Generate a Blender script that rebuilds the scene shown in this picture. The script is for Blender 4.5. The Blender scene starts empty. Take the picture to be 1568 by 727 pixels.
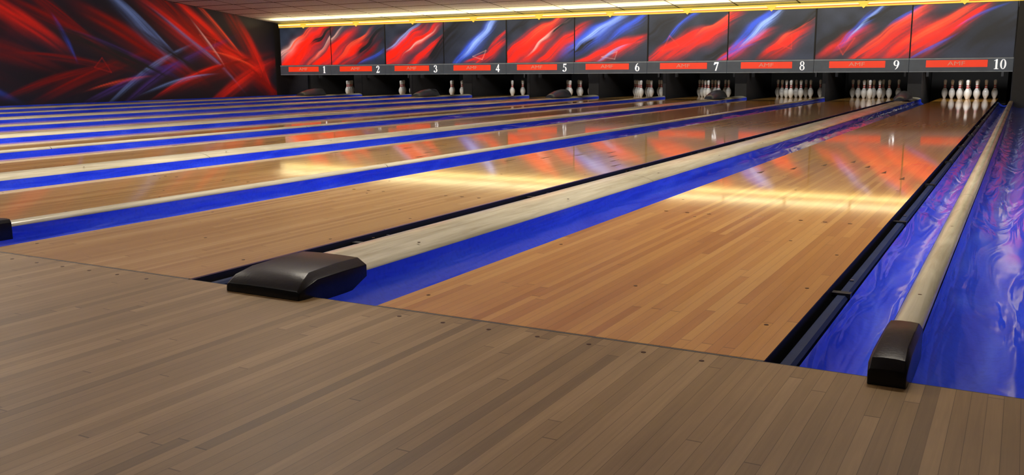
import bpy, bmesh, math, numpy as np
from mathutils import Matrix, Vector
sc=bpy.context.scene
sc.view_settings.view_transform='Standard'
sc.view_settings.look='None'
COL=sc.collection

# ------------------------------------------------------------------ dims
W=1.0668; GW=0.225; CW=0.28; CN=0.07
WIDE=2*GW+CW; NARR=2*GW+CN
LANE_END=19.15
Ys=16.42; SP=1.6748; SX=1.3124
LEFT={10:0.0,11:W+NARR}
x=0
for k in range(9,0,-1):
    x-=W+(WIDE if k%2==1 else NARR); LEFT[k]=x
XL=-15.62; XR=3.05; YB=20.3; YF=-6.5

# ------------------------------------------------------------------ material helpers
def srgb(r,g,b):
    f=lambda c:(c/255/12.92) if c/255<=.04045 else ((c/255+.055)/1.055)**2.4
    return (f(r),f(g),f(b),1)
class NT:
    def __init__(s,name):
        s.m=bpy.data.materials.new(name); s.m.use_nodes=True
        s.t=s.m.node_tree; s.n=s.t.nodes; s.b=s.n['Principled BSDF']
    def new(s,t,**kw):
        n=s.n.new(t)
        for k,v in kw.items(): setattr(n,k,v)
        return n
    def link(s,a,b): s.t.links.new(a,b)
    def math(s,op,a,b=None,c=None):
        n=s.new('ShaderNodeMath',operation=op)
        for i,v in enumerate((a,b,c)):
            if v is None: continue
            if isinstance(v,(int,float)): n.inputs[i].default_value=v
            else: s.link(v,n.inputs[i])
        return n.outputs[0]
    def ramp(s,fac,stops):
        n=s.new('ShaderNodeValToRGB'); cr=n.color_ramp
        while len(cr.elements)<len(stops): cr.elements.new(.5)
        for e,(p,c) in zip(cr.elements,stops): e.position=p; e.color=c
        s.link(fac,n.inputs[0]); return n.outputs[0]
    def mix(s,fac,a,b,mode='MIX'):
        n=s.new('ShaderNodeMix',data_type='RGBA',blend_type=mode)
        for i,v in ((0,fac),(6,a),(7,b)):
            if isinstance(v,(int,float)): n.inputs[i].default_value=v
            elif isinstance(v,tuple): n.inputs[i].default_value=v
            else: s.link(v,n.inputs[i])
        return n.outputs[2]
    def noise(s,vec,scale,detail=3,rough=.5,dist=0):
        n=s.new('ShaderNodeTexNoise'); n.inputs['Scale'].default_value=scale
        n.inputs['Detail'].default_value=detail; n.inputs['Roughness'].default_value=rough
        n.inputs['Distortion'].default_value=dist
        s.link(vec,n.inputs['Vector']); return n.outputs['Fac']
    def pos(s,scale=None):
        g=s.new('ShaderNodeNewGeometry').outputs['Position']
        if scale is None: return g
        m=s.new('ShaderNodeMapping'); m.inputs['Scale'].default_value=scale
        s.link(g,m.inputs['Vector']); return m.outputs[0]
    def bump(s,h,strength,dist=.01):
        n=s.new('ShaderNodeBump'); n.inputs['Strength'].default_value=strength
        n.inputs['Distance'].default_value=dist
        s.link(h,n.inputs['Height']); s.link(n.outputs[0],s.b.inputs['Normal'])
def plain(name,c,rough=.5,metal=0,var=.12,scale=8,emit=0,spec=.5,bump=0):
    t=NT(name); b=t.b
    f=t.noise(t.pos(),scale,4)
    d=tuple(v*(1-var) for v in c[:3])+(1,); l=tuple(min(1,v*(1+var)) for v in c[:3])+(1,)
    o=t.ramp(f,[(.3,d),(.7,l)])
    t.link(o,b.inputs['Base Color']); b.inputs['Roughness'].default_value=rough
    b.inputs['Metallic'].default_value=metal; b.inputs['Specular IOR Level'].default_value=spec
    if emit: t.link(o,b.inputs['Emission Color']); b.inputs['Emission Strength'].default_value=emit
    if bump: t.bump(f,bump)
    return t.m
def wood(name,stops,bw,bl,rough,gap=.035,gapcol=.45,pine=None,grain=.25,coat=0,xoff=0,dirt=.25,wav=.02):
    t=NT(name); b=t.b
    g=t.new('ShaderNodeSeparateXYZ'); t.link(t.pos(),g.inputs[0])
    X=t.math('MULTIPLY_ADD',g.outputs[0],1/bw,xoff); Y=g.outputs[1]
    idx=t.math('FLOOR',X); fx=t.math('FRACT',X)
    w1=t.new('ShaderNodeTexWhiteNoise',noise_dimensions='1D'); t.link(idx,w1.inputs['W'])
    yy=t.math('MULTIPLY_ADD',w1.outputs[0],7.3,t.math('MULTIPLY',Y,1/bl))
    seg=t.math('FLOOR',yy); fy=t.math('FRACT',yy)
    c=t.new('ShaderNodeCombineXYZ'); t.link(idx,c.inputs[0]); t.link(seg,c.inputs[1])
    w2=t.new('ShaderNodeTexWhiteNoise',noise_dimensions='2D'); t.link(c.outputs[0],w2.inputs['Vector'])
    col=t.ramp(w2.outputs[0],stops)
    if pine:
        w3=t.new('ShaderNodeTexWhiteNoise',noise_dimensions='1D'); t.link(t.math('ADD',idx,31.5),w3.inputs['W'])
        m=t.math('GREATER_THAN',Y,t.math('MULTIPLY_ADD',w3.outputs[0],.5,4.35))
        col=t.mix(m,col,t.ramp(w2.outputs[0],pine))
    gr=t.noise(t.pos((90,3.0,1)),1,4,.6,.6)
    col=t.mix(grain,col,t.ramp(gr,[(.3,(.35,.3,.25,1)),(.65,(1,1,1,1))]),'MULTIPLY')
    dn=t.noise(t.pos((1.2,.8,1)),1.3,5,.6)
    col=t.mix(dirt,col,t.ramp(dn,[(.3,(.45,.42,.4,1)),(.65,(1,1,1,1))]),'MULTIPLY')
    e1=t.math('LESS_THAN',fx,gap); e2=t.math('LESS_THAN',fy,.004/bl)
    e=t.math('MAXIMUM',e1,e2)
    col=t.mix(e,col,t.mix(1.0,col,(gapcol,gapcol*.9,gapcol*.8,1),'MULTIPLY'))
    t.link(col,b.inputs['Base Color'])
    rr=t.noise(t.pos((3,1.2,1)),1.5,4)
    t.link(t.math('MULTIPLY_ADD',rr,.12,rough-.06),b.inputs['Roughness'])
    if coat: b.inputs['Coat Weight'].default_value=coat; b.inputs['Coat Roughness'].default_value=.05
    h=t.math('ADD',t.math('MULTIPLY',t.noise(t.pos((14,.9,1)),1,2),1.0),t.math('MULTIPLY',w2.outputs[0],.35))
    t.bump(h,wav*10,.002)
    return t.m

M={}
M['lane']=wood('lane_maple_wood',[(0,srgb(190,124,56)),(.4,srgb(208,144,68)),(.75,srgb(218,156,76)),(1,srgb(230,172,92))],.02735,1.6,.3,
   pine=[(0,srgb(220,152,48)),(.5,srgb(232,164,56)),(1,srgb(238,178,72))],coat=.9,xoff=.0,dirt=.1,grain=.16,wav=.012)
M['lane_pale']=wood('lane_pale_maple_wood',[(0,srgb(186,142,82)),(.4,srgb(200,156,94)),(.75,srgb(208,166,102)),(1,srgb(218,178,118))],.02735,1.6,.3,
   pine=[(0,srgb(208,152,72)),(.5,srgb(220,164,82)),(1,srgb(228,178,96))],coat=.9,xoff=.0,dirt=.12,grain=.16,wav=.012)  # paler, less saturated variant of the lane wood
M['approach']=wood('approach_maple_wood',[(0,srgb(130,105,69)),(.2,srgb(150,122,82)),(.7,srgb(161,131,89)),(1,srgb(176,146,104))],.0285,1.25,.42,
   gapcol=.5,gap=.042,dirt=.5,coat=.08,wav=.015,grain=.28)
M['black']=plain('black_rubber',(.008,.008,.009,1),.55)
M['blackgloss']=plain('black_moulded_plastic',(.004,.004,.005,1),.3,scale=120,bump=.05,spec=.3)
M['lane_side']=plain('lane_edge_black',(.006,.005,.005,1),.6)
M['subfloor']=plain('dark_concrete',(.02,.02,.022,1),.9)
M['rail']=plain('bumper_rail_blue_grey',srgb(30,46,84),.55,.0,spec=.2)
M['steel']=plain('worn_steel',(.45,.45,.45,1),.3,1)
M['dark_dot']=plain('dark_inlay_wood',srgb(62,34,18),.3)
M['seam']=plain('seam_grey_plastic',srgb(86,88,92),.4)
def gutter_mat():
    t=NT('blue_gutter_plastic'); b=t.b
    n=t.noise(t.pos((3,.5,3)),1.4,5,.55,1.4)
    col=t.ramp(n,[(.35,srgb(40,68,226)),(.55,srgb(54,86,244)),(.75,srgb(86,116,252))])  # lighter swirls in the colour imitate reflections in the wavy channel
    s=t.noise(t.pos(),60,3); col=t.mix(.15,col,t.ramp(s,[(.35,(.3,.3,.4,1)),(.5,(1,1,1,1))]),'MULTIPLY')
    t.link(col,b.inputs['Base Color']); b.inputs['Roughness'].default_value=.13
    h=t.noise(t.pos((6,.8,6)),1.5,2,.4,1.6); t.bump(h,.8,.02)
    return t.m
M['gutter']=gutter_mat()
def cap_mat():
    t=NT('capping_cream_laminate'); b=t.b
    n=t.noise(t.pos((22,1.2,22)),1.5,5,.65,.8)
    col=t.ramp(n,[(.3,srgb(184,176,150)),(.55,srgb(210,204,180)),(.8,srgb(228,222,200))])
    n2=t.noise(t.pos((2,.8,2)),2,4); col=t.mix(.45,col,t.ramp(n2,[(.35,(.5,.48,.42,1)),(.6,(1,1,1,1))]),'MULTIPLY')
    t.link(col,b.inputs['Base Color']); b.inputs['Roughness'].default_value=.2
    return t.m
M['cap']=cap_mat()
M['white']=plain('pin_white_plastic',(.85,.85,.83,1),.15,var=.03)
M['red']=plain('pin_red_stripe',srgb(200,24,20),.2)
M['strip']=plain('masking_strip_grey',srgb(78,86,96),.4,var=.08,emit=.3)  # emission stands in for light on the grey strip faces
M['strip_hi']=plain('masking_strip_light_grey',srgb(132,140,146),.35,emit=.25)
M['label']=plain('label_red_orange',srgb(226,58,30),.4,var=.05,emit=.75)
M['digits']=plain('number_white',(.9,.9,.9,1),.4,var=.02,emit=.8)
M['logo']=plain('logo_text_pale',srgb(220,160,140),.4,var=.02,emit=.3)
M['yellow']=plain('trim_yellow_lit',srgb(244,208,78),.4,var=.05,scale=3,emit=.6)
M['paleyellow']=plain('trim_pale_yellow_tube',srgb(255,242,160),.4,var=.05,scale=3,emit=1.1)
M['redline']=plain('trim_red_line',srgb(200,60,30),.4,emit=.5)
M['pit']=plain('pit_black',(.006,.006,.007,1),.7)
M['kick']=plain('kickback_dark_grey',(.02,.02,.022,1),.5)
M['hood']=plain('hood_grey_plastic',srgb(60,68,84),.3)
M['wallpaint']=plain('wall_dark_paint',srgb(40,38,44),.8)
M['rear']=plain('wall_warm_paint',srgb(64,60,58),.8)
def ceil_mat():
    t=NT('ceiling_tiles'); b=t.b
    g=t.new('ShaderNodeSeparateXYZ'); t.link(t.pos(),g.inputs[0])
    fx=t.math('FRACT',t.math('MULTIPLY',g.outputs[0],1/1.2)); fy=t.math('FRACT',t.math('MULTIPLY',g.outputs[1],1/.6))
    e=t.math('MAXIMUM',t.math('LESS_THAN',fx,.03),t.math('LESS_THAN',fy,.09))
    sp=t.noise(t.pos(),40,4,.7)
    col=t.ramp(sp,[(.35,srgb(200,212,222)),(.6,srgb(230,240,250))])
    col=t.mix(e,col,srgb(70,70,72))
    t.link(col,b.inputs['Base Color']); b.inputs['Roughness'].default_value=.7
    t.bump(sp,.2); return t.m
M['ceil']=ceil_mat()

# ------------------------------------------------------------------ mesh builder
class MB:
    def __init__(s): s.v=[];s.f=[];s.mi=[];s.sm=[];s.mats=[]
    def m(s,name):
        if name not in s.mats: s.mats.append(name)
        return s.mats.index(name)
    def add(s,vs,fs,mat,smooth=False):
        o=len(s.v); s.v+= [tuple(v) for v in vs]; i=s.m(mat)
        for f in fs: s.f.append([o+a for a in f]); s.mi.append(i); s.sm.append(smooth)
    def box(s,x0,x1,y0,y1,z0,z1,mat):
        s.add([(x0,y0,z0),(x1,y0,z0),(x1,y1,z0),(x0,y1,z0),(x0,y0,z1),(x1,y0,z1),(x1,y1,z1),(x0,y1,z1)],
              [(0,3,2,1),(4,5,6,7),(0,1,5,4),(1,2,6,5),(2,3,7,6),(3,0,4,7)],mat)
    def extr(s,prof,y0,y1,mat,smooth=True,closed=False,caps=False,n=1):
        k=len(prof); vs=[]
        for j in range(n+1):
            y=y0+(y1-y0)*j/n; vs+=[(p[0],y,p[1]) for p in prof]
        fs=[]
        for j in range(n):
            for i in range(k if closed else k-1):
                a=j*k+i;b=j*k+(i+1)%k; fs.append((a,b,b+k,a+k))
        s.add(vs,fs,mat,smooth)
        if caps:
            s.add([(p[0],y0,p[1]) for p in prof],[tuple(range(k))],mat)
            s.add([(p[0],y1,p[1]) for p in prof],[tuple(range(k))[::-1]],mat)
    def lathe(s,prof,cx,cy,cz,mats,seg=16):
        k=len(prof)
        vs=[(cx+r*math.cos(2*math.pi*j/seg),cy+r*math.sin(2*math.pi*j/seg),cz+z) for r,z in prof for j in range(seg)]
        o=len(s.v); s.v+=vs
        for i in range(k-1):
            mi=s.m(mats[i])
            for j in range(seg):
                a=i*seg+j;b=i*seg+(j+1)%seg
                s.f.append([o+a,o+b,o+b+seg,o+a+seg]); s.mi.append(mi); s.sm.append(True)
    def disc(s,cx,cy,z,r,mat,seg=12,h=.0006):
        vs=[(cx+r*math.cos(2*math.pi*j/seg),cy+r*math.sin(2*math.pi*j/seg),z+h) for j in range(seg)]
        vs2=[(a,b,z-.001) for a,b,_ in vs]
        s.add(vs+vs2,[tuple(range(seg))]+[(j+seg,(j+1)%seg+seg,(j+1)%seg,j) for j in range(seg)],mat)
    def build(s,name,parent=None,bevel=0,loc=None):
        me=bpy.data.meshes.new(name); me.from_pydata(s.v,[],s.f)
        for n in s.mats: me.materials.append(M[n])
        me.polygons.foreach_set('material_index',s.mi); me.polygons.foreach_set('use_smooth',s.sm)
        bm=bmesh.new(); bm.from_mesh(me); bmesh.ops.recalc_face_normals(bm,faces=bm.faces); bm.to_mesh(me); bm.free()
        me.update(); o=bpy.data.objects.new(name,me); COL.objects.link(o)
        if parent: o.parent=parent
        if loc: o.location=loc
        if bevel:
            b=o.modifiers.new('bevel','BEVEL'); b.width=bevel; b.segments=3; b.limit_method='ANGLE'; b.angle_limit=math.radians(25)
        return o
def empty(name,loc=(0,0,0)):
    e=bpy.data.objects.new(name,None); COL.objects.link(e); e.location=loc; return e

# ------------------------------------------------------------------ floor / shell
b=MB()
b.box(XL,XR,YF,-.004,-.16,0,'approach')
b.box(XL,XR,-.004,YB,-.2,-.165,'subfloor')
b.build('floor')
b=MB(); b.box(XL-.15,XL,YF,YB,-.2,3.4,'wallpaint'); b.build('wall_left')
b=MB(); b.box(XR,XR+.15,YF,YB,-.2,3.4,'wallpaint'); b.build('wall_right')
b=MB(); b.box(XL-.15,XR+.15,YB,YB+.15,-.2,3.4,'pit'); b.build('wall_back')
b=MB(); b.box(XL-.15,XR+.15,YF-.15,YF,-.2,3.4,'rear'); b.build('wall_front')
b=MB()
zc=lambda y:1.87+(16.42-y)*.105
yk=16.42-(3.3-1.87)/.105
b.add([(XL-.15,YF-.15,3.3),(XR+.15,YF-.15,3.3),(XR+.15,yk,3.3),(XL-.15,yk,3.3),
       (XR+.15,16.6,zc(16.6)),(XL-.15,16.6,zc(16.6)),(XR+.15,YB+.15,zc(16.6)),(XL-.15,YB+.15,zc(16.6)),
       (XL-.15,YF-.15,3.5),(XR+.15,YF-.15,3.5),(XR+.15,YB+.15,3.5),(XL-.15,YB+.15,3.5)],
      [(0,1,2,3),(3,2,4,5),(5,4,6,7),(8,11,10,9),(0,8,9,1),(7,6,10,11)],'ceil')
b.build('ceiling')

# foul line / seam
b=MB()
b.box(XL,XR,-.004,.004,-.05,-.0015,'lane_side')
for k,xl in LEFT.items(): b.box(xl,xl+W,-.004,.003,-.03,.0006,'seam')
b.build('foul_line')

# ------------------------------------------------------------------ lanes
def lane(k,xl):
    e=empty('bowling_lane',(xl,0,0))
    b=MB()
    b.box(0,W,.007,LANE_END,-.004,0,'lane' if k>=10 else 'lane_pale')
    b.box(.001,W-.001,.008,LANE_END,-.16,-.004,'lane_side')
    b.build('bed',e)
    b=MB()
    bw=W/39
    for i in range(7):                     # target arrows
        c=W/2+(i-3)*5*bw; y0=4.78-abs(i-3)*.3
        b.add([(c-bw*.5,y0-.15,.0006),(c+bw*.5,y0-.15,.0006),(c,y0,.0006),(c-bw*.5,y0-.15,-.001),(c+bw*.5,y0-.15,-.001),(c,y0,-.001)],
              [(0,1,2),(0,3,4,1),(1,4,5,2),(2,5,3,0)],'dark_dot')
    for i in (-4,-3,-2,2,3,4) :                # guide dots
        b.disc(W/2+i*.1,2.0,0,.009,'dark_dot')
    for xx,yy in ((.06,.17),(.06,1.05),(1.0,.3),(1.01,.75),(1.0,1.3),(.55,.55),(.3,1.9),(.8,1.5),(.5,3.0),(.08,2.4),(.98,3.2)):
        b.disc(xx,yy,0,.006,'dark_dot')
    b.build('markings',e)
for k,xl in LEFT.items(): lane(k,xl)
b=MB()
for k,xl in LEFT.items():
    for i in range(7):
        b.disc(xl+W/2+(i-3)*.137,-.06,0,.006,'dark_dot')
        b.disc(xl+W/2+(i-3)*.137,-3.6,0,.01,'dark_dot')
b.build('approach_dots')

# ------------------------------------------------------------------ gutters
def gutter(x0,x1,name='lane_gutter',rail_left=True):
    e=empty(name,(x0,0,0)); w=x1-x0
    a=.058 if rail_left else .004
    bb=w-.003 if rail_left else w-.004
    prof=[]
    n=14
    for i in range(n+1):
        t=i/n; xx=a+(bb-a)*t
        z=-.032-.05*math.sin(math.pi*t)**.75
        prof.append((xx,z))
    if rail_left: prof+= [(w-.003,.0),(w-.002,.03)]
    else: prof=[(.002,.03),(.003,0)]+prof
    b=MB(); b.extr(prof,.012,17.6,'gutter',n=6)
    b.add([(p[0],.012,p[1]) for p in prof]+[(prof[-1][0],.012,-.15),(prof[0][0],.012,-.15)],[tuple(range(len(prof)+2))],'gutter')
    b.build('channel',e)
    b=MB()
    if rail_left:
        pr=[(.016,-.12),(.016,-.03),(.022,-.022),(.044,-.022),(.052,-.03),(.054,-.12)]
        b.extr(pr,.02,.8,'rail',smooth=False,caps=True,closed=True)
        b.extr(pr,.81,17.6,'rail',smooth=False,caps=True,closed=True)
        for y in np.arange(.8,17,1.45):
            b.box(.005,.058,y,y+.03,-.03,-.016,'black'); b.box(.024,.036,y+.2,y+.212,-.024,-.018,'steel')
        b.build('bumper_rail',e)
for k,xl in LEFT.items():
    gutter(xl+W,xl+W+GW,rail_left=True)
    gutter(xl-GW,xl,rail_left=False)

# ------------------------------------------------------------------ cappings
def capprof(w,zt,n=8):
    pr=[(-w/2+.001,-.05),(-w/2+.001,.028)]
    for i in range(n+1):
        t=i/n; xx=-w/2+w*t
        c=abs(2*t-1); z=.034+(zt-.034)*(1-c**2.6)
        pr.append((xx*(.985),z))
    return pr+[(w/2-.001,.028),(w/2-.001,-.05)]
def capping(cx,w,zt,name='division_capping',yend=17.6):
    e=empty(name,(cx,0,0))
    b=MB(); pr=capprof(w,zt); 
    segs=[.2,2.8,5.9,9.0,12.1,15.2,yend]
    for a,c in zip(segs[:-1],segs[1:]):
        b.extr(pr,a+.003,c-.003,'cap',n=1,closed=True,caps=True)
    pr2=[(p[0]*.985,p[1]-.0015) for p in pr]
    b.extr(pr2,.22,yend-.01,'black',closed=True,caps=True)
    b.box(-w/2+.01,w/2-.01,.1,yend,-.16,-.04,'black')
    b.build('cover',e)
    b=MB()
    for y in np.arange(.6,16,1.2):
        for sx in ((-.35,.35) if w>.1 else (0,)):
            b.disc(sx*w,y,(zt-.004 if w>.1 else zt-.0005),.005,'dark_dot')
    b.build('screws',e)
    b=MB()
    if w>.1:
        a=w/2+.004
        secs=[(-.062,.004,a*.96,a*.93,.004),(-.058,.026,a*.98,a*.92,.02),(-.032,.048,a*1.01,a*.88,.034),(.02,.066,a*1.0,a*.76,.048),(.14,.071,a,a*.75,.05),(.25,.069,a*.99,a*.76,.048)]
    else:
        a=w/2+.004
        secs=[(-.052,.004,a*.9,a*.86,.003),(-.05,.034,a*.95,a*.86,.026),(-.032,.054,a,a*.82,.042),(.03,.066,a,a*.76,.05),(.15,.066,a,a*.76,.05),(.255,.062,a,a*.78,.048)]
    vs=[]
    for y,h,wb,wt,hs in secs:
        base=0.0005 if y<.0 else -.02
        vs+=[(-wb,y,base),(-wb,y,max(hs,base+.001)),(-wt,y,h*.985),(-wt*.4,y,h+.001),(wt*.4,y,h+.001),(wt,y,h*.985),(wb,y,max(hs,base+.001)),(wb,y,base)]
    K=8; fs=[]
    for j in range(len(secs)-1):
        for i in range(K):
            a_=j*K+i; c=j*K+(i+1)%K; fs.append((a_,c,c+K,a_+K))
    fs.append(tuple(range(K))); fs.append(tuple(range((len(secs)-1)*K,len(secs)*K))[::-1])
    b.add(vs,fs,'blackgloss',True)
    b.build('end_cap',e,bevel=.005)
    return e
wide_c=[]; 
for k in range(1,10):
    cx=LEFT[k]+W+GW+(CW if k%2==1 else CN)/2
    if k%2==1: capping(cx,CW,.06); wide_c.append(cx)
    else: capping(cx,CN,.05)
capping(W+GW+CN/2,CN,.05,yend=16.3)
capping(LEFT[11]+W+GW+CN/2,CN,.05)

# ball return hoods at the far end of the wide divisions
for cx in wide_c:
    b=MB(); secs=[(15.3,.05,.5),(15.45,.10,.8),(15.65,.15,1),(15.9,.18,1),(16.15,.17,.95),(16.2,.05,.9)]
    N=10; vs=[]
    for y,h,s_ in secs:
        for i in range(N+1):
            a_=math.pi*(1-i/N); vs.append((cx+math.cos(a_)*.14*s_,y,.063+h*math.sin(a_)**1.2*.9))
    fs=[(j*(N+1)+i,j*(N+1)+i+1,(j+1)*(N+1)+i+1,(j+1)*(N+1)+i) for j in range(len(secs)-1) for i in range(N)]
    fs+=[tuple(range(N+1)),tuple(range((len(secs)-1)*(N+1),len(secs)*(N+1)))]
    b.add(vs,fs,'hood',True); b.build('ball_return_hood')

# ------------------------------------------------------------------ pins
prof=[(0,0),(.0257,0),(.0286,.012),(.036,.03),(.0497,.0572),(.0587,.0857),(.0605,.1143),(.0579,.143),(.049,.17),(.0392,.184),(.0315,.2),(.0256,.216),(.0235,.235),(.0228,.254),(.0233,.27),(.0262,.298),(.0298,.32),(.0323,.343),(.031,.358),(.025,.372),(.014,.379),(0,.381)]
mt=['white']*(len(prof)-1); mt[11]='red'; mt[13]='red'
for k,xl in LEFT.items():
    b=MB()
    for r in range(4):
        for i in range(r+1):
            b.lathe(prof,xl+W/2+(i-r/2)*.3048,18.29+r*.264,.0005,mt,20)
    b.build('bowling_pins')

# ------------------------------------------------------------------ pit / kickbacks
cuts=[LEFT[1]-GW]+[LEFT[k]+W+GW+(CW if k%2==1 else CN)/2 for k in range(1,10)]+[W+GW+CN/2,LEFT[11]+W+GW+CN/2]
b=MB()
for i,c in enumerate(cuts):
    t=.12 if i in (1,3,5,7,9) else .03
    if i==0: t=.02
    b.box(c-t,c+t,17.66,20.0,-.16,1.45,'kick')
    b.box(c-t-.004,c+t+.004,17.62,17.66,-.05,1.2,'black')
b.build('pinsetter_kickbacks')
b=MB()
for i in range(len(cuts)-1):
    a,c=cuts[i]+.13,cuts[i+1]-.13
    b.box(a,c,19.75,19.8,-.15,1.3,'pit')
    b.box(a,c,17.9,18.0,.62,.72,'kick')
    b.box(a+.05,a+.09,17.8,17.9,.45,.7,'kick'); b.box(c-.09,c-.05,17.8,17.9,.45,.7,'kick')
    b.box(a,c,19.2,19.75,-.12,-.1,'pit')
b.build('pinsetter_pit')

# ------------------------------------------------------------------ painted graphics
def vnoise(nx,ny,seed):
    r=np.random.RandomState(seed); g=r.rand(ny+2,nx+2)
    def f(x,y):
        x=np.clip(x,0,1)*nx; y=np.clip(y,0,1)*ny
        i=np.floor(x).astype(int);j=np.floor(y).astype(int); fx=x-i;fy=y-j
        fx=fx*fx*(3-2*fx);fy=fy*fy*(3-2*fy)
        i=np.minimum(i,nx);j=np.minimum(j,ny)
        i1=np.minimum(i+1,nx+1); j1=np.minimum(j+1,ny+1)
        return (g[j,i]*(1-fx)+g[j,i1]*fx)*(1-fy)+(g[j1,i]*(1-fx)+g[j1,i1]*fx)*fy
    return f
PAL={'r':np.array(srgb(226,32,16)[:3]),'R':np.array(srgb(250,78,44)[:3]),'b':np.array(srgb(50,84,214)[:3]),
     'B':np.array(srgb(140,172,248)[:3]),'w':np.array(srgb(250,190,180)[:3]),'p':np.array(srgb(80,50,140)[:3]),'d':np.array(srgb(124,12,10)[:3]),
     'k':np.array([.010,.011,.014])}
def paint(X,Z,streaks,base,seed,tri=(),bend=.04,ff=40,wk=1.0):
    col=np.zeros(X.shape+(3,))+np.array(base)
    mx=max(X.max(),1e-6); mz=max(Z.max(),1e-6)
    w1=vnoise(6,4,seed+1)(X/mx,Z/mz)-.5; col*= (.6+.8*vnoise(8,5,seed+3)(X/mx,Z/mz))[...,None]
    for si,(cx,cz,ang,ln,wd,c,st) in enumerate(streaks):
        wd=wd*wk
        a=math.radians(ang); dx=X-cx; dz=Z-cz+w1*.12
        s=dx*math.cos(a)+dz*math.sin(a); t=-dx*math.sin(a)+dz*math.cos(a)
        wl=wd*(.45+.55*np.clip(1-np.abs(s)/(ln*1.3),0,1))
        t=t+bend*s*s/ln
        u=t/wl
        prof=np.where(u>0,np.exp(-(u*1.9)**2),np.exp(-(u*.75)**2))
        fib=vnoise(3,ff,seed+11+si)(np.clip(s/(4*ln)+.5,0,1),np.clip(t/(8*wd)+.5,0,1))
        fib2=vnoise(9,22,seed+41+si)(np.clip(s/(4*ln)+.5,0,1),np.clip(t/(8*wd)+.5,0,1))
        I=prof*np.exp(-(s/ln)**4)*(.2+.8*fib+.6*(fib2-.3))*st
        I=np.clip(I,0,1)[...,None]
        col=col*(1-I)+PAL[c]*I
    for (pts,c,wd) in tri:
        for i in range(len(pts)):
            (ax,az),(bx,bz)=pts[i],pts[(i+1)%len(pts)]
            L2=(bx-ax)**2+(bz-az)**2; t=np.clip(((X-ax)*(bx-ax)+(Z-az)*(bz-az))/L2,0,1)
            d=np.hypot(X-ax-t*(bx-ax),Z-az-t*(bz-az))
            I=(np.clip(1.5-d/wd,0,1)*.18)[...,None]; col=col*(1-I)+PAL[c]*I
    return np.clip(col,0,1)
def art_mat(name,emit,rough=.35):
    t=NT(name); b=t.b
    a=t.new('ShaderNodeAttribute'); a.attribute_name='paint'
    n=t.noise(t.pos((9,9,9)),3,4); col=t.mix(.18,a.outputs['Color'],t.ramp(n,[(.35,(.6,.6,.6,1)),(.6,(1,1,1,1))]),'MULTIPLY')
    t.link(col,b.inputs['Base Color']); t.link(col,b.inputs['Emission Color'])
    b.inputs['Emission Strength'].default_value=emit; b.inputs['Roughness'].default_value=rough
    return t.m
M['art']=art_mat('emissive_graphic',.95); M['mural']=art_mat('painted_mural',.4,.6)  # both emit their paint colours; mural emission stands in for room light
def art_panel(name,P0,du,dz,wid,hei,nx,nz,colf,mat,parent=None,back=None):
    U,V=np.meshgrid(np.linspace(0,wid,nx),np.linspace(0,hei,nz))
    P=np.array(P0)[None,None]+U[...,None]*np.array(du)+V[...,None]*np.array(dz)
    co=P.reshape(-1,3)
    idx=np.arange(nx*nz).reshape(nz,nx)
    f=np.stack([idx[:-1,:-1],idx[:-1,1:],idx[1:,1:],idx[1:,:-1]],-1).reshape(-1,4)
    me=bpy.data.meshes.new(name); me.from_pydata(co.tolist(),[],f.tolist())
    ca=me.color_attributes.new('paint','FLOAT_COLOR','POINT')
    c=colf(U,V).reshape(-1,3); c=np.concatenate([c,np.ones((len(c),1))],1).astype(np.float32)
    ca.data.foreach_set('color',c.ravel())
    me.materials.append(M[mat]); me.update()
    o=bpy.data.objects.new(name,me); COL.objects.link(o)
    if parent: o.parent=parent
    return o

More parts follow.
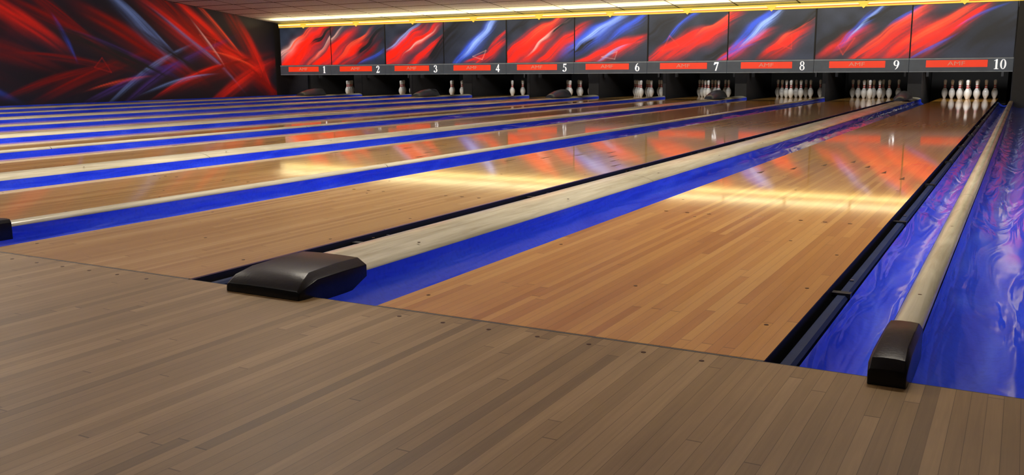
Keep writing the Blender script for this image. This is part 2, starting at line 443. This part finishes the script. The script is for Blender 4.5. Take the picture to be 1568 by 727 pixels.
PAIRS={
 1:[(.5,.35,38,.9,.30,'r',1.4),(.25,.45,30,.5,.12,'w',.6),(1.0,.6,35,.9,.16,'r',1.3),(.75,.75,32,.7,.05,'R',.9),(1.6,.35,35,.9,.2,'r',1.3),(1.55,.55,38,.6,.05,'w',.6),(2.2,.3,30,.8,.16,'r',1.2),(2.35,.5,35,.6,.06,'R',.9),(1.5,.85,32,.6,.10,'k',1.5),(2.9,.65,35,.6,.2,'k',1.5),(2.7,.25,35,.5,.10,'d',.9),(2.9,.18,25,.4,.06,'b',.6),(1.1,.2,38,.5,.06,'R',.9)],
 3:[(.35,.4,35,.8,.22,'r',1.4),(.8,.5,32,.8,.10,'r',1.3),(.55,.7,32,.6,.05,'B',.6),(1.1,.3,35,.6,.12,'r',1.2),(1.0,.55,34,.5,.03,'w',.7),(1.7,.6,45,.8,.22,'k',1.6),(2.4,.45,42,.7,.14,'b',1.3),(2.6,.6,42,.6,.08,'B',1.2),(2.9,.25,35,.45,.10,'r',1.2),(2.6,.15,20,.35,.07,'r',1),(3.1,.55,40,.3,.06,'r',.8)],
 5:[(.4,.3,32,.9,.24,'r',1.4),(.6,.6,30,.9,.12,'r',1.3),(.9,.75,30,.6,.08,'R',.9),(1.3,.4,35,.7,.14,'r',1.3),(1.0,.55,33,.5,.03,'w',.9),(1.4,.8,30,.4,.1,'k',1.4),(.35,.85,30,.4,.08,'k',1.2),(2.1,.62,28,.8,.18,'b',1.3),(2.35,.72,28,.7,.08,'B',1.1),(2.9,.72,30,.5,.08,'b',1.2),(2.3,.22,22,.7,.12,'r',1.3),(2.9,.35,30,.4,.10,'r',1.2),(2.55,.2,22,.35,.03,'B',.8),(1.85,.35,30,.35,.1,'k',1.3)],
 7:[(.25,.7,35,.5,.2,'k',1.5),(.5,.32,28,.6,.16,'r',1.3),(.75,.78,38,.5,.05,'b',.9),(1.0,.45,32,.7,.12,'r',1.3),(1.35,.6,35,.6,.12,'r',1.3),(1.45,.78,30,.5,.05,'R',.9),(1.5,.25,30,.4,.12,'k',1.4),(1.9,.28,30,.6,.12,'r',1.2),(2.1,.58,44,.6,.13,'b',1.3),(2.3,.64,44,.5,.07,'B',1.2),(2.55,.2,30,.4,.1,'k',1.4),(2.75,.4,35,.5,.13,'r',1.3),(2.95,.6,35,.4,.05,'R',.9),(3.15,.8,35,.4,.1,'k',1.3),(1.75,.15,20,.4,.04,'b',.6)],
 9:[(.3,.4,35,.5,.25,'k',1.4),(.5,.35,30,.5,.12,'r',1.0),(.78,.62,44,.5,.06,'b',1.1),(.9,.7,44,.4,.03,'B',1),(1.15,.33,34,.8,.16,'r',1.4),(1.35,.55,34,.7,.08,'R',1.0),(1.1,.8,30,.4,.08,'k',1.2),(1.8,.4,32,.7,.20,'r',1.4),(2.1,.6,30,.7,.09,'R',1.0),(2.3,.3,35,.4,.1,'k',1.2),(2.45,.62,35,.5,.09,'r',1.1),(3.0,.5,35,.6,.3,'k',1.2),(2.0,.2,30,.4,.03,'b',.7),(1.55,.75,30,.3,.04,'b',.7),(2.8,.75,25,.4,.03,'b',.5)],
 11:[(.4,.4,35,.8,.16,'r',1.1),(1.2,.6,35,.8,.12,'b',1.0),(2,.4,32,.7,.18,'r',1.1)]}
TRI={1:[],3:[([(2.45,.15),(2.8,.28),(2.7,.08)],'w',.012)],5:[([(2.3,.1),(2.65,.2),(2.6,.05)],'w',.01)],
     7:[([(.3,.2),(.65,.3),(.45,.5)],'R',.012),([(2.65,.3),(2.9,.45),(2.9,.2)],'R',.01)],9:[([(.4,.25),(.7,.38),(.5,.08)],'R',.012)],11:[]}
z_b,z_s,z_t=.545,.79,1.737
def text(body,size,mat,loc,parent,ext=.002,sx=1):
    cu=bpy.data.curves.new('lettering','FONT'); cu.body=body; cu.size=size; cu.align_x='CENTER'; cu.align_y='CENTER'
    cu.extrude=ext; cu.materials.append(M[mat])
    o=bpy.data.objects.new('lettering',cu); COL.objects.link(o); o.location=loc; o.rotation_euler=(math.pi/2,0,0); o.scale=(sx,1,1)
    o.parent=parent; return o
def digit(d):
    P=[]
    def poly(*p): P.append(list(p))
    def arc(cx,cy,rx,ry,tx,ty,a0,a1,n=22):
        for i in range(n):
            a=math.radians(a0+(a1-a0)*i/n); c=math.radians(a0+(a1-a0)*(i+1)/n)
            P.append([(cx+rx*math.cos(a),cy+ry*math.sin(a)),(cx+rx*math.cos(c),cy+ry*math.sin(c)),(cx+(rx-tx)*math.cos(c),cy+(ry-ty)*math.sin(c)),(cx+(rx-tx)*math.cos(a),cy+(ry-ty)*math.sin(a))])
    def ball(cx,cy,r): P.append([(cx+r*math.cos(i*.5236),cy+r*math.sin(i*.5236)) for i in range(12)])
    if d=='0': arc(.3,.5,.28,.5,.155,.05,0,360,36)
    if d=='1': poly((.22,.04),(.40,.04),(.40,1),(.34,1),(.22,.93)); poly((.1,0),(.52,0),(.52,.05),(.1,.05)); poly((.08,.86),(.34,1),(.34,.93),(.08,.82))
    if d=='2': arc(.29,.72,.26,.28,.15,.06,-25,160); ball(.11,.76,.085); poly((.38,.62),(.53,.62),(.2,.16),(.05,.05)); poly((.03,0),(.54,0),(.58,.27),(.53,.27),(.5,.16),(.14,.16),(.03,.06))
    if d=='3': arc(.27,.75,.24,.25,.14,.05,-80,155); arc(.26,.29,.30,.29,.16,.055,-155,85); ball(.1,.79,.08); ball(.09,.17,.09)
    if d=='4': poly((.34,0),(.49,0),(.49,1),(.41,1),(.34,.8)); poly((.02,.24),(.60,.24),(.60,.37),(.02,.37)); poly((.02,.3),(.09,.3),(.47,1),(.41,1))
    if d=='5': arc(.26,.32,.30,.32,.16,.06,-150,110); poly((.1,.5),(.17,.55),(.2,.97),(.13,.97)); poly((.13,.83),(.5,.83),(.56,1),(.13,1)); ball(.1,.14,.09)
    if d=='6': arc(.3,.31,.28,.31,.155,.055,0,360,32); arc(.5,.31,.48,.69,.16,.03,105,180,16)
    if d=='9': arc(.3,.69,.28,.31,.155,.055,0,360,32); arc(.1,.69,.48,.69,.16,.03,-75,0,16)
    if d=='7': poly((.04,.82),(.58,.82),(.58,1),(.08,1),(.03,.68),(.08,.68)); poly((.44,.85),(.57,.9),(.33,0),(.17,0))
    if d=='8': arc(.3,.75,.23,.25,.12,.05,0,360,28); arc(.3,.27,.27,.275,.13,.055,0,360,30)
    return P
def number(body,h,cx,y,zc_,parent):
    b=MB(); wd=.62*h; x0=cx-wd*len(body)/2
    for i,d in enumerate(body):
        for p in digit(d):
            vs=[(x0+i*wd+a*h,y,zc_+(c-.5)*h) for a,c in p]; n=len(vs)
            vs+= [(a,y+.006,c) for a,_,c in vs[:n]]
            b.add(vs,[tuple(range(n)),tuple(range(2*n-1,n-1,-1))]+[(j,(j+1)%n,(j+1)%n+n,j+n) for j in range(n)],'digits')
    o=b.build('number',parent); return o
for k in range(1,12):
    x0=SX-SP*(11-k); x1=x0+SP
    if k==11: x0=1.62; x1=XR-.02
    e=empty('masking_unit',(0,0,0)); w=x1-x0
    pk=k if k%2==1 else k-1; off=0 if k%2==1 else SP
    gl=.012 
    art_panel('graphic_panel',(x0+gl,Ys,z_s+.005),(1,0,0),(0,0,1),w-2*gl,z_t-z_s-.01,230,110,
        lambda U,V:paint(np.minimum(U+off,3.34),V,PAIRS[pk],srgb(38,44,58)[:3],pk*7,TRI[pk]) ,'art',e)
    b=MB()
    b.box(x0,x1,Ys+.004,Ys+.05,z_b,z_t,'black')
    b.box(x0+.004,x1-.004,Ys-.03,Ys+.003,z_b,z_s,'strip')
    b.box(x0+.004,x1-.004,Ys-.036,Ys-.03,z_s-.022,z_s,'strip_hi')
    b.box(x0+.004,x1-.004,Ys-.034,Ys-.03,z_b,z_b+.012,'strip_hi')
    if k%2==1: b.box(x0-.014,x0+.014,Ys-.012,Ys+.05,z_b,z_t,'black')
    else: b.box(x0-.005,x0+.005,Ys-.004,Ys+.05,z_s,z_t,'black')
    la,lb=x0+.17*w,x0+.76*w; zc_=.69
    b.box(la,lb,Ys-.04,Ys-.03,zc_-.062,zc_+.062,'label')
    b.build('frame',e)
    text('AMF',.1,'logo',((la+lb)/2,Ys-.043,zc_),e,sx=1.5)
    if k<11: number(str(k),.17,x0+.875*w,Ys-.046,.675,e)

# lit yellow trim beam above the masking
b=MB()
xa=SX-10*SP
b.box(xa,XR,Ys-.02,Ys+.06,z_t,z_t+.03,'yellow')
b.box(xa,XR,Ys-.024,Ys+.06,z_t+.03,z_t+.042,'redline')
b.box(xa,XR,Ys-.03,Ys+.06,z_t+.042,z_t+.07,'paleyellow')
b.box(xa,XR,Ys-.035,Ys+.06,z_t+.07,z_t+.1,'yellow')
for k in range(1,12):
    c=SX-SP*(10.5-k)
    b.add([(c-.13,Ys-.05,z_t+.10),(c+.13,Ys-.05,z_t+.10),(c,Ys-.05,z_t-.03),(c-.13,Ys-.02,z_t+.10),(c+.13,Ys-.02,z_t+.10),(c,Ys-.02,z_t-.03)],
          [(0,2,1),(3,4,5),(0,1,4,3),(1,2,5,4),(2,0,3,5)],'yellow')
b.build('trim_1')
b=MB(); b.box(SX+.01,1.6,Ys-.01,Ys+.2,-.15,z_t,'kick'); b.build('support_column')

# ------------------------------------------------------------------ left mural
mst=[ # y(m),z(m),angle,len,width,colour,strength
 (9.4,1.75,-28,1.0,.16,'r',.7),(10.1,1.95,-32,1.0,.10,'d',.9),(9.0,1.2,-15,1.2,.14,'d',.6),(10.6,1.5,-25,1.3,.10,'d',.9),
 (12.3,1.35,-26,1.6,.20,'d',1.2),(12.2,1.75,-40,1.1,.10,'B',.35),(12.6,1.55,-40,1.0,.05,'B',.4),
 (13.3,1.95,-38,1.1,.12,'d',1.1),(13.7,1.5,-32,1.5,.18,'r',.8),(14.3,1.6,-38,1.2,.14,'r',1.1),(14.5,1.75,-42,1.0,.05,'R',.8),(13.9,1.25,-35,1.3,.04,'B',.4),
 (14.7,1.25,-28,1.4,.14,'d',1.2),(15.2,1.0,-25,.8,.18,'r',.9),(14.5,.75,15,1.5,.12,'d',1.2),(15.2,.5,25,1.1,.12,'r',.8),
 (15.4,1.5,-55,1.0,.16,'d',1.2),(15.8,1.0,-60,.9,.12,'r',.7),(15.9,.45,-30,.7,.14,'d',1.0),
 (13.2,.85,24,1.5,.08,'p',.7),(12.4,.75,28,1.1,.05,'B',.5),(12.0,.55,16,1.2,.06,'p',.6),(13.6,.55,18,1.0,.05,'r',1.0),(11.1,.75,18,1.3,.12,'d',.8),(10.6,.95,-8,1.2,.05,'d',.9),
 (10.1,.6,14,1.0,.07,'d',.9),(10.4,1.35,-62,.4,.04,'b',.5),(11.9,1.05,-20,1.3,.05,'p',.5),(16.1,.7,35,.5,.1,'d',.7),
 (11.5,1.1,-20,1.5,.14,'k',1.2),(13.0,1.15,-30,1.0,.08,'k',1.2),(14.9,1.0,-15,.7,.03,'R',.8),(13.2,.45,10,.9,.03,'B',.5),(14.2,1.35,-50,.6,.025,'w',.6),(11.6,.5,8,.7,.03,'R',.6),
 (7,1.5,-20,1.8,.2,'d',1),(6,.9,15,1.5,.15,'r',.8),(7.8,.8,-20,1.2,.1,'b',.7),(4,1.8,-25,1.8,.2,'r',.9)]
mtri=[([(11.0,.75),(11.4,.65),(11.2,.95)],'r',.013),([(13.9,1.5),(14.4,1.4),(14.3,1.1)],'R',.012),([(15.6,.75),(16.0,.82),(15.85,.5)],'r',.012)]
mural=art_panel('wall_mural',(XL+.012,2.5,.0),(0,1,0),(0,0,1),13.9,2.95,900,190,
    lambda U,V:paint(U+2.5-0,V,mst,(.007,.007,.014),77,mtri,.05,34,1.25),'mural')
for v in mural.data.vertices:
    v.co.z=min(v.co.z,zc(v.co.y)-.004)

# ------------------------------------------------------------------ lights
def area(name,loc,rot,sx,sy,power,col=(1,1,1)):
    l=bpy.data.lights.new(name,'AREA'); l.shape='RECTANGLE'; l.size=sx; l.size_y=sy; l.energy=power; l.color=col
    o=bpy.data.objects.new(name,l); COL.objects.link(o); o.location=loc; o.rotation_euler=rot; return o
M['tube']=plain('fluorescent_diffuser',(1,.95,.85,1),.4,var=.02,emit=2.5)
for i,xx in enumerate((-13.5,-9.8,-6.1,-2.4,1.2)):
    b=MB(); b.box(xx-.62,xx+.62,2.0,2.2,3.24,3.3,'tube'); b.build('ceiling_light')
    area('ceiling_lamp',(xx,2.1,3.22),(math.radians(38),0,0),1.2,.2,{-2.4:210,1.2:170}.get(xx,205),(1,.91,.76))
for i,xx in enumerate((-12,-7,-2)):
    b=MB(); b.box(xx-.62,xx+.62,-2.6,-2.4,3.24,3.3,'tube'); b.build('ceiling_light')
    area('ceiling_lamp',(xx,-2.5,3.22),(0,0,0),1.2,.2,42,(1,.93,.84))
area('cove_lamp',(-7,16.0,1.76),(math.radians(-168),0,0),16.5,.12,95,(1,.80,.38))
for k,xl in LEFT.items():
    area('pin_deck_lamp',(xl+W/2,17.3,.9),(math.radians(58),0,0),.9,.08,{10:15}.get(k,6),(1,.99,.97))
w=bpy.data.worlds.new('World'); sc.world=w; w.use_nodes=True
w.node_tree.nodes['Background'].inputs[0].default_value=(.05,.05,.055,1)

# ------------------------------------------------------------------ camera
f,ps,th,ro=1410.3134,.50443,.18003,-.00733
fw=np.array([-np.sin(ps)*np.cos(th),np.cos(ps)*np.cos(th),-np.sin(th)])
r0=np.array([np.cos(ps),np.sin(ps),0]);u0=np.cross(r0,fw)
r=r0*np.cos(ro)+u0*np.sin(ro);u=-r0*np.sin(ro)+u0*np.cos(ro)
cd=bpy.data.cameras.new('camera'); cam=bpy.data.objects.new('camera',cd); COL.objects.link(cam)
cd.sensor_width=36; cd.lens=36*f/1568; cd.clip_start=.02
mw=Matrix(((r[0],u[0],-fw[0],1.52724),(r[1],u[1],-fw[1],-1.98416),(r[2],u[2],-fw[2],.63972),(0,0,0,1)))
cam.matrix_world=mw
sc.camera=cam
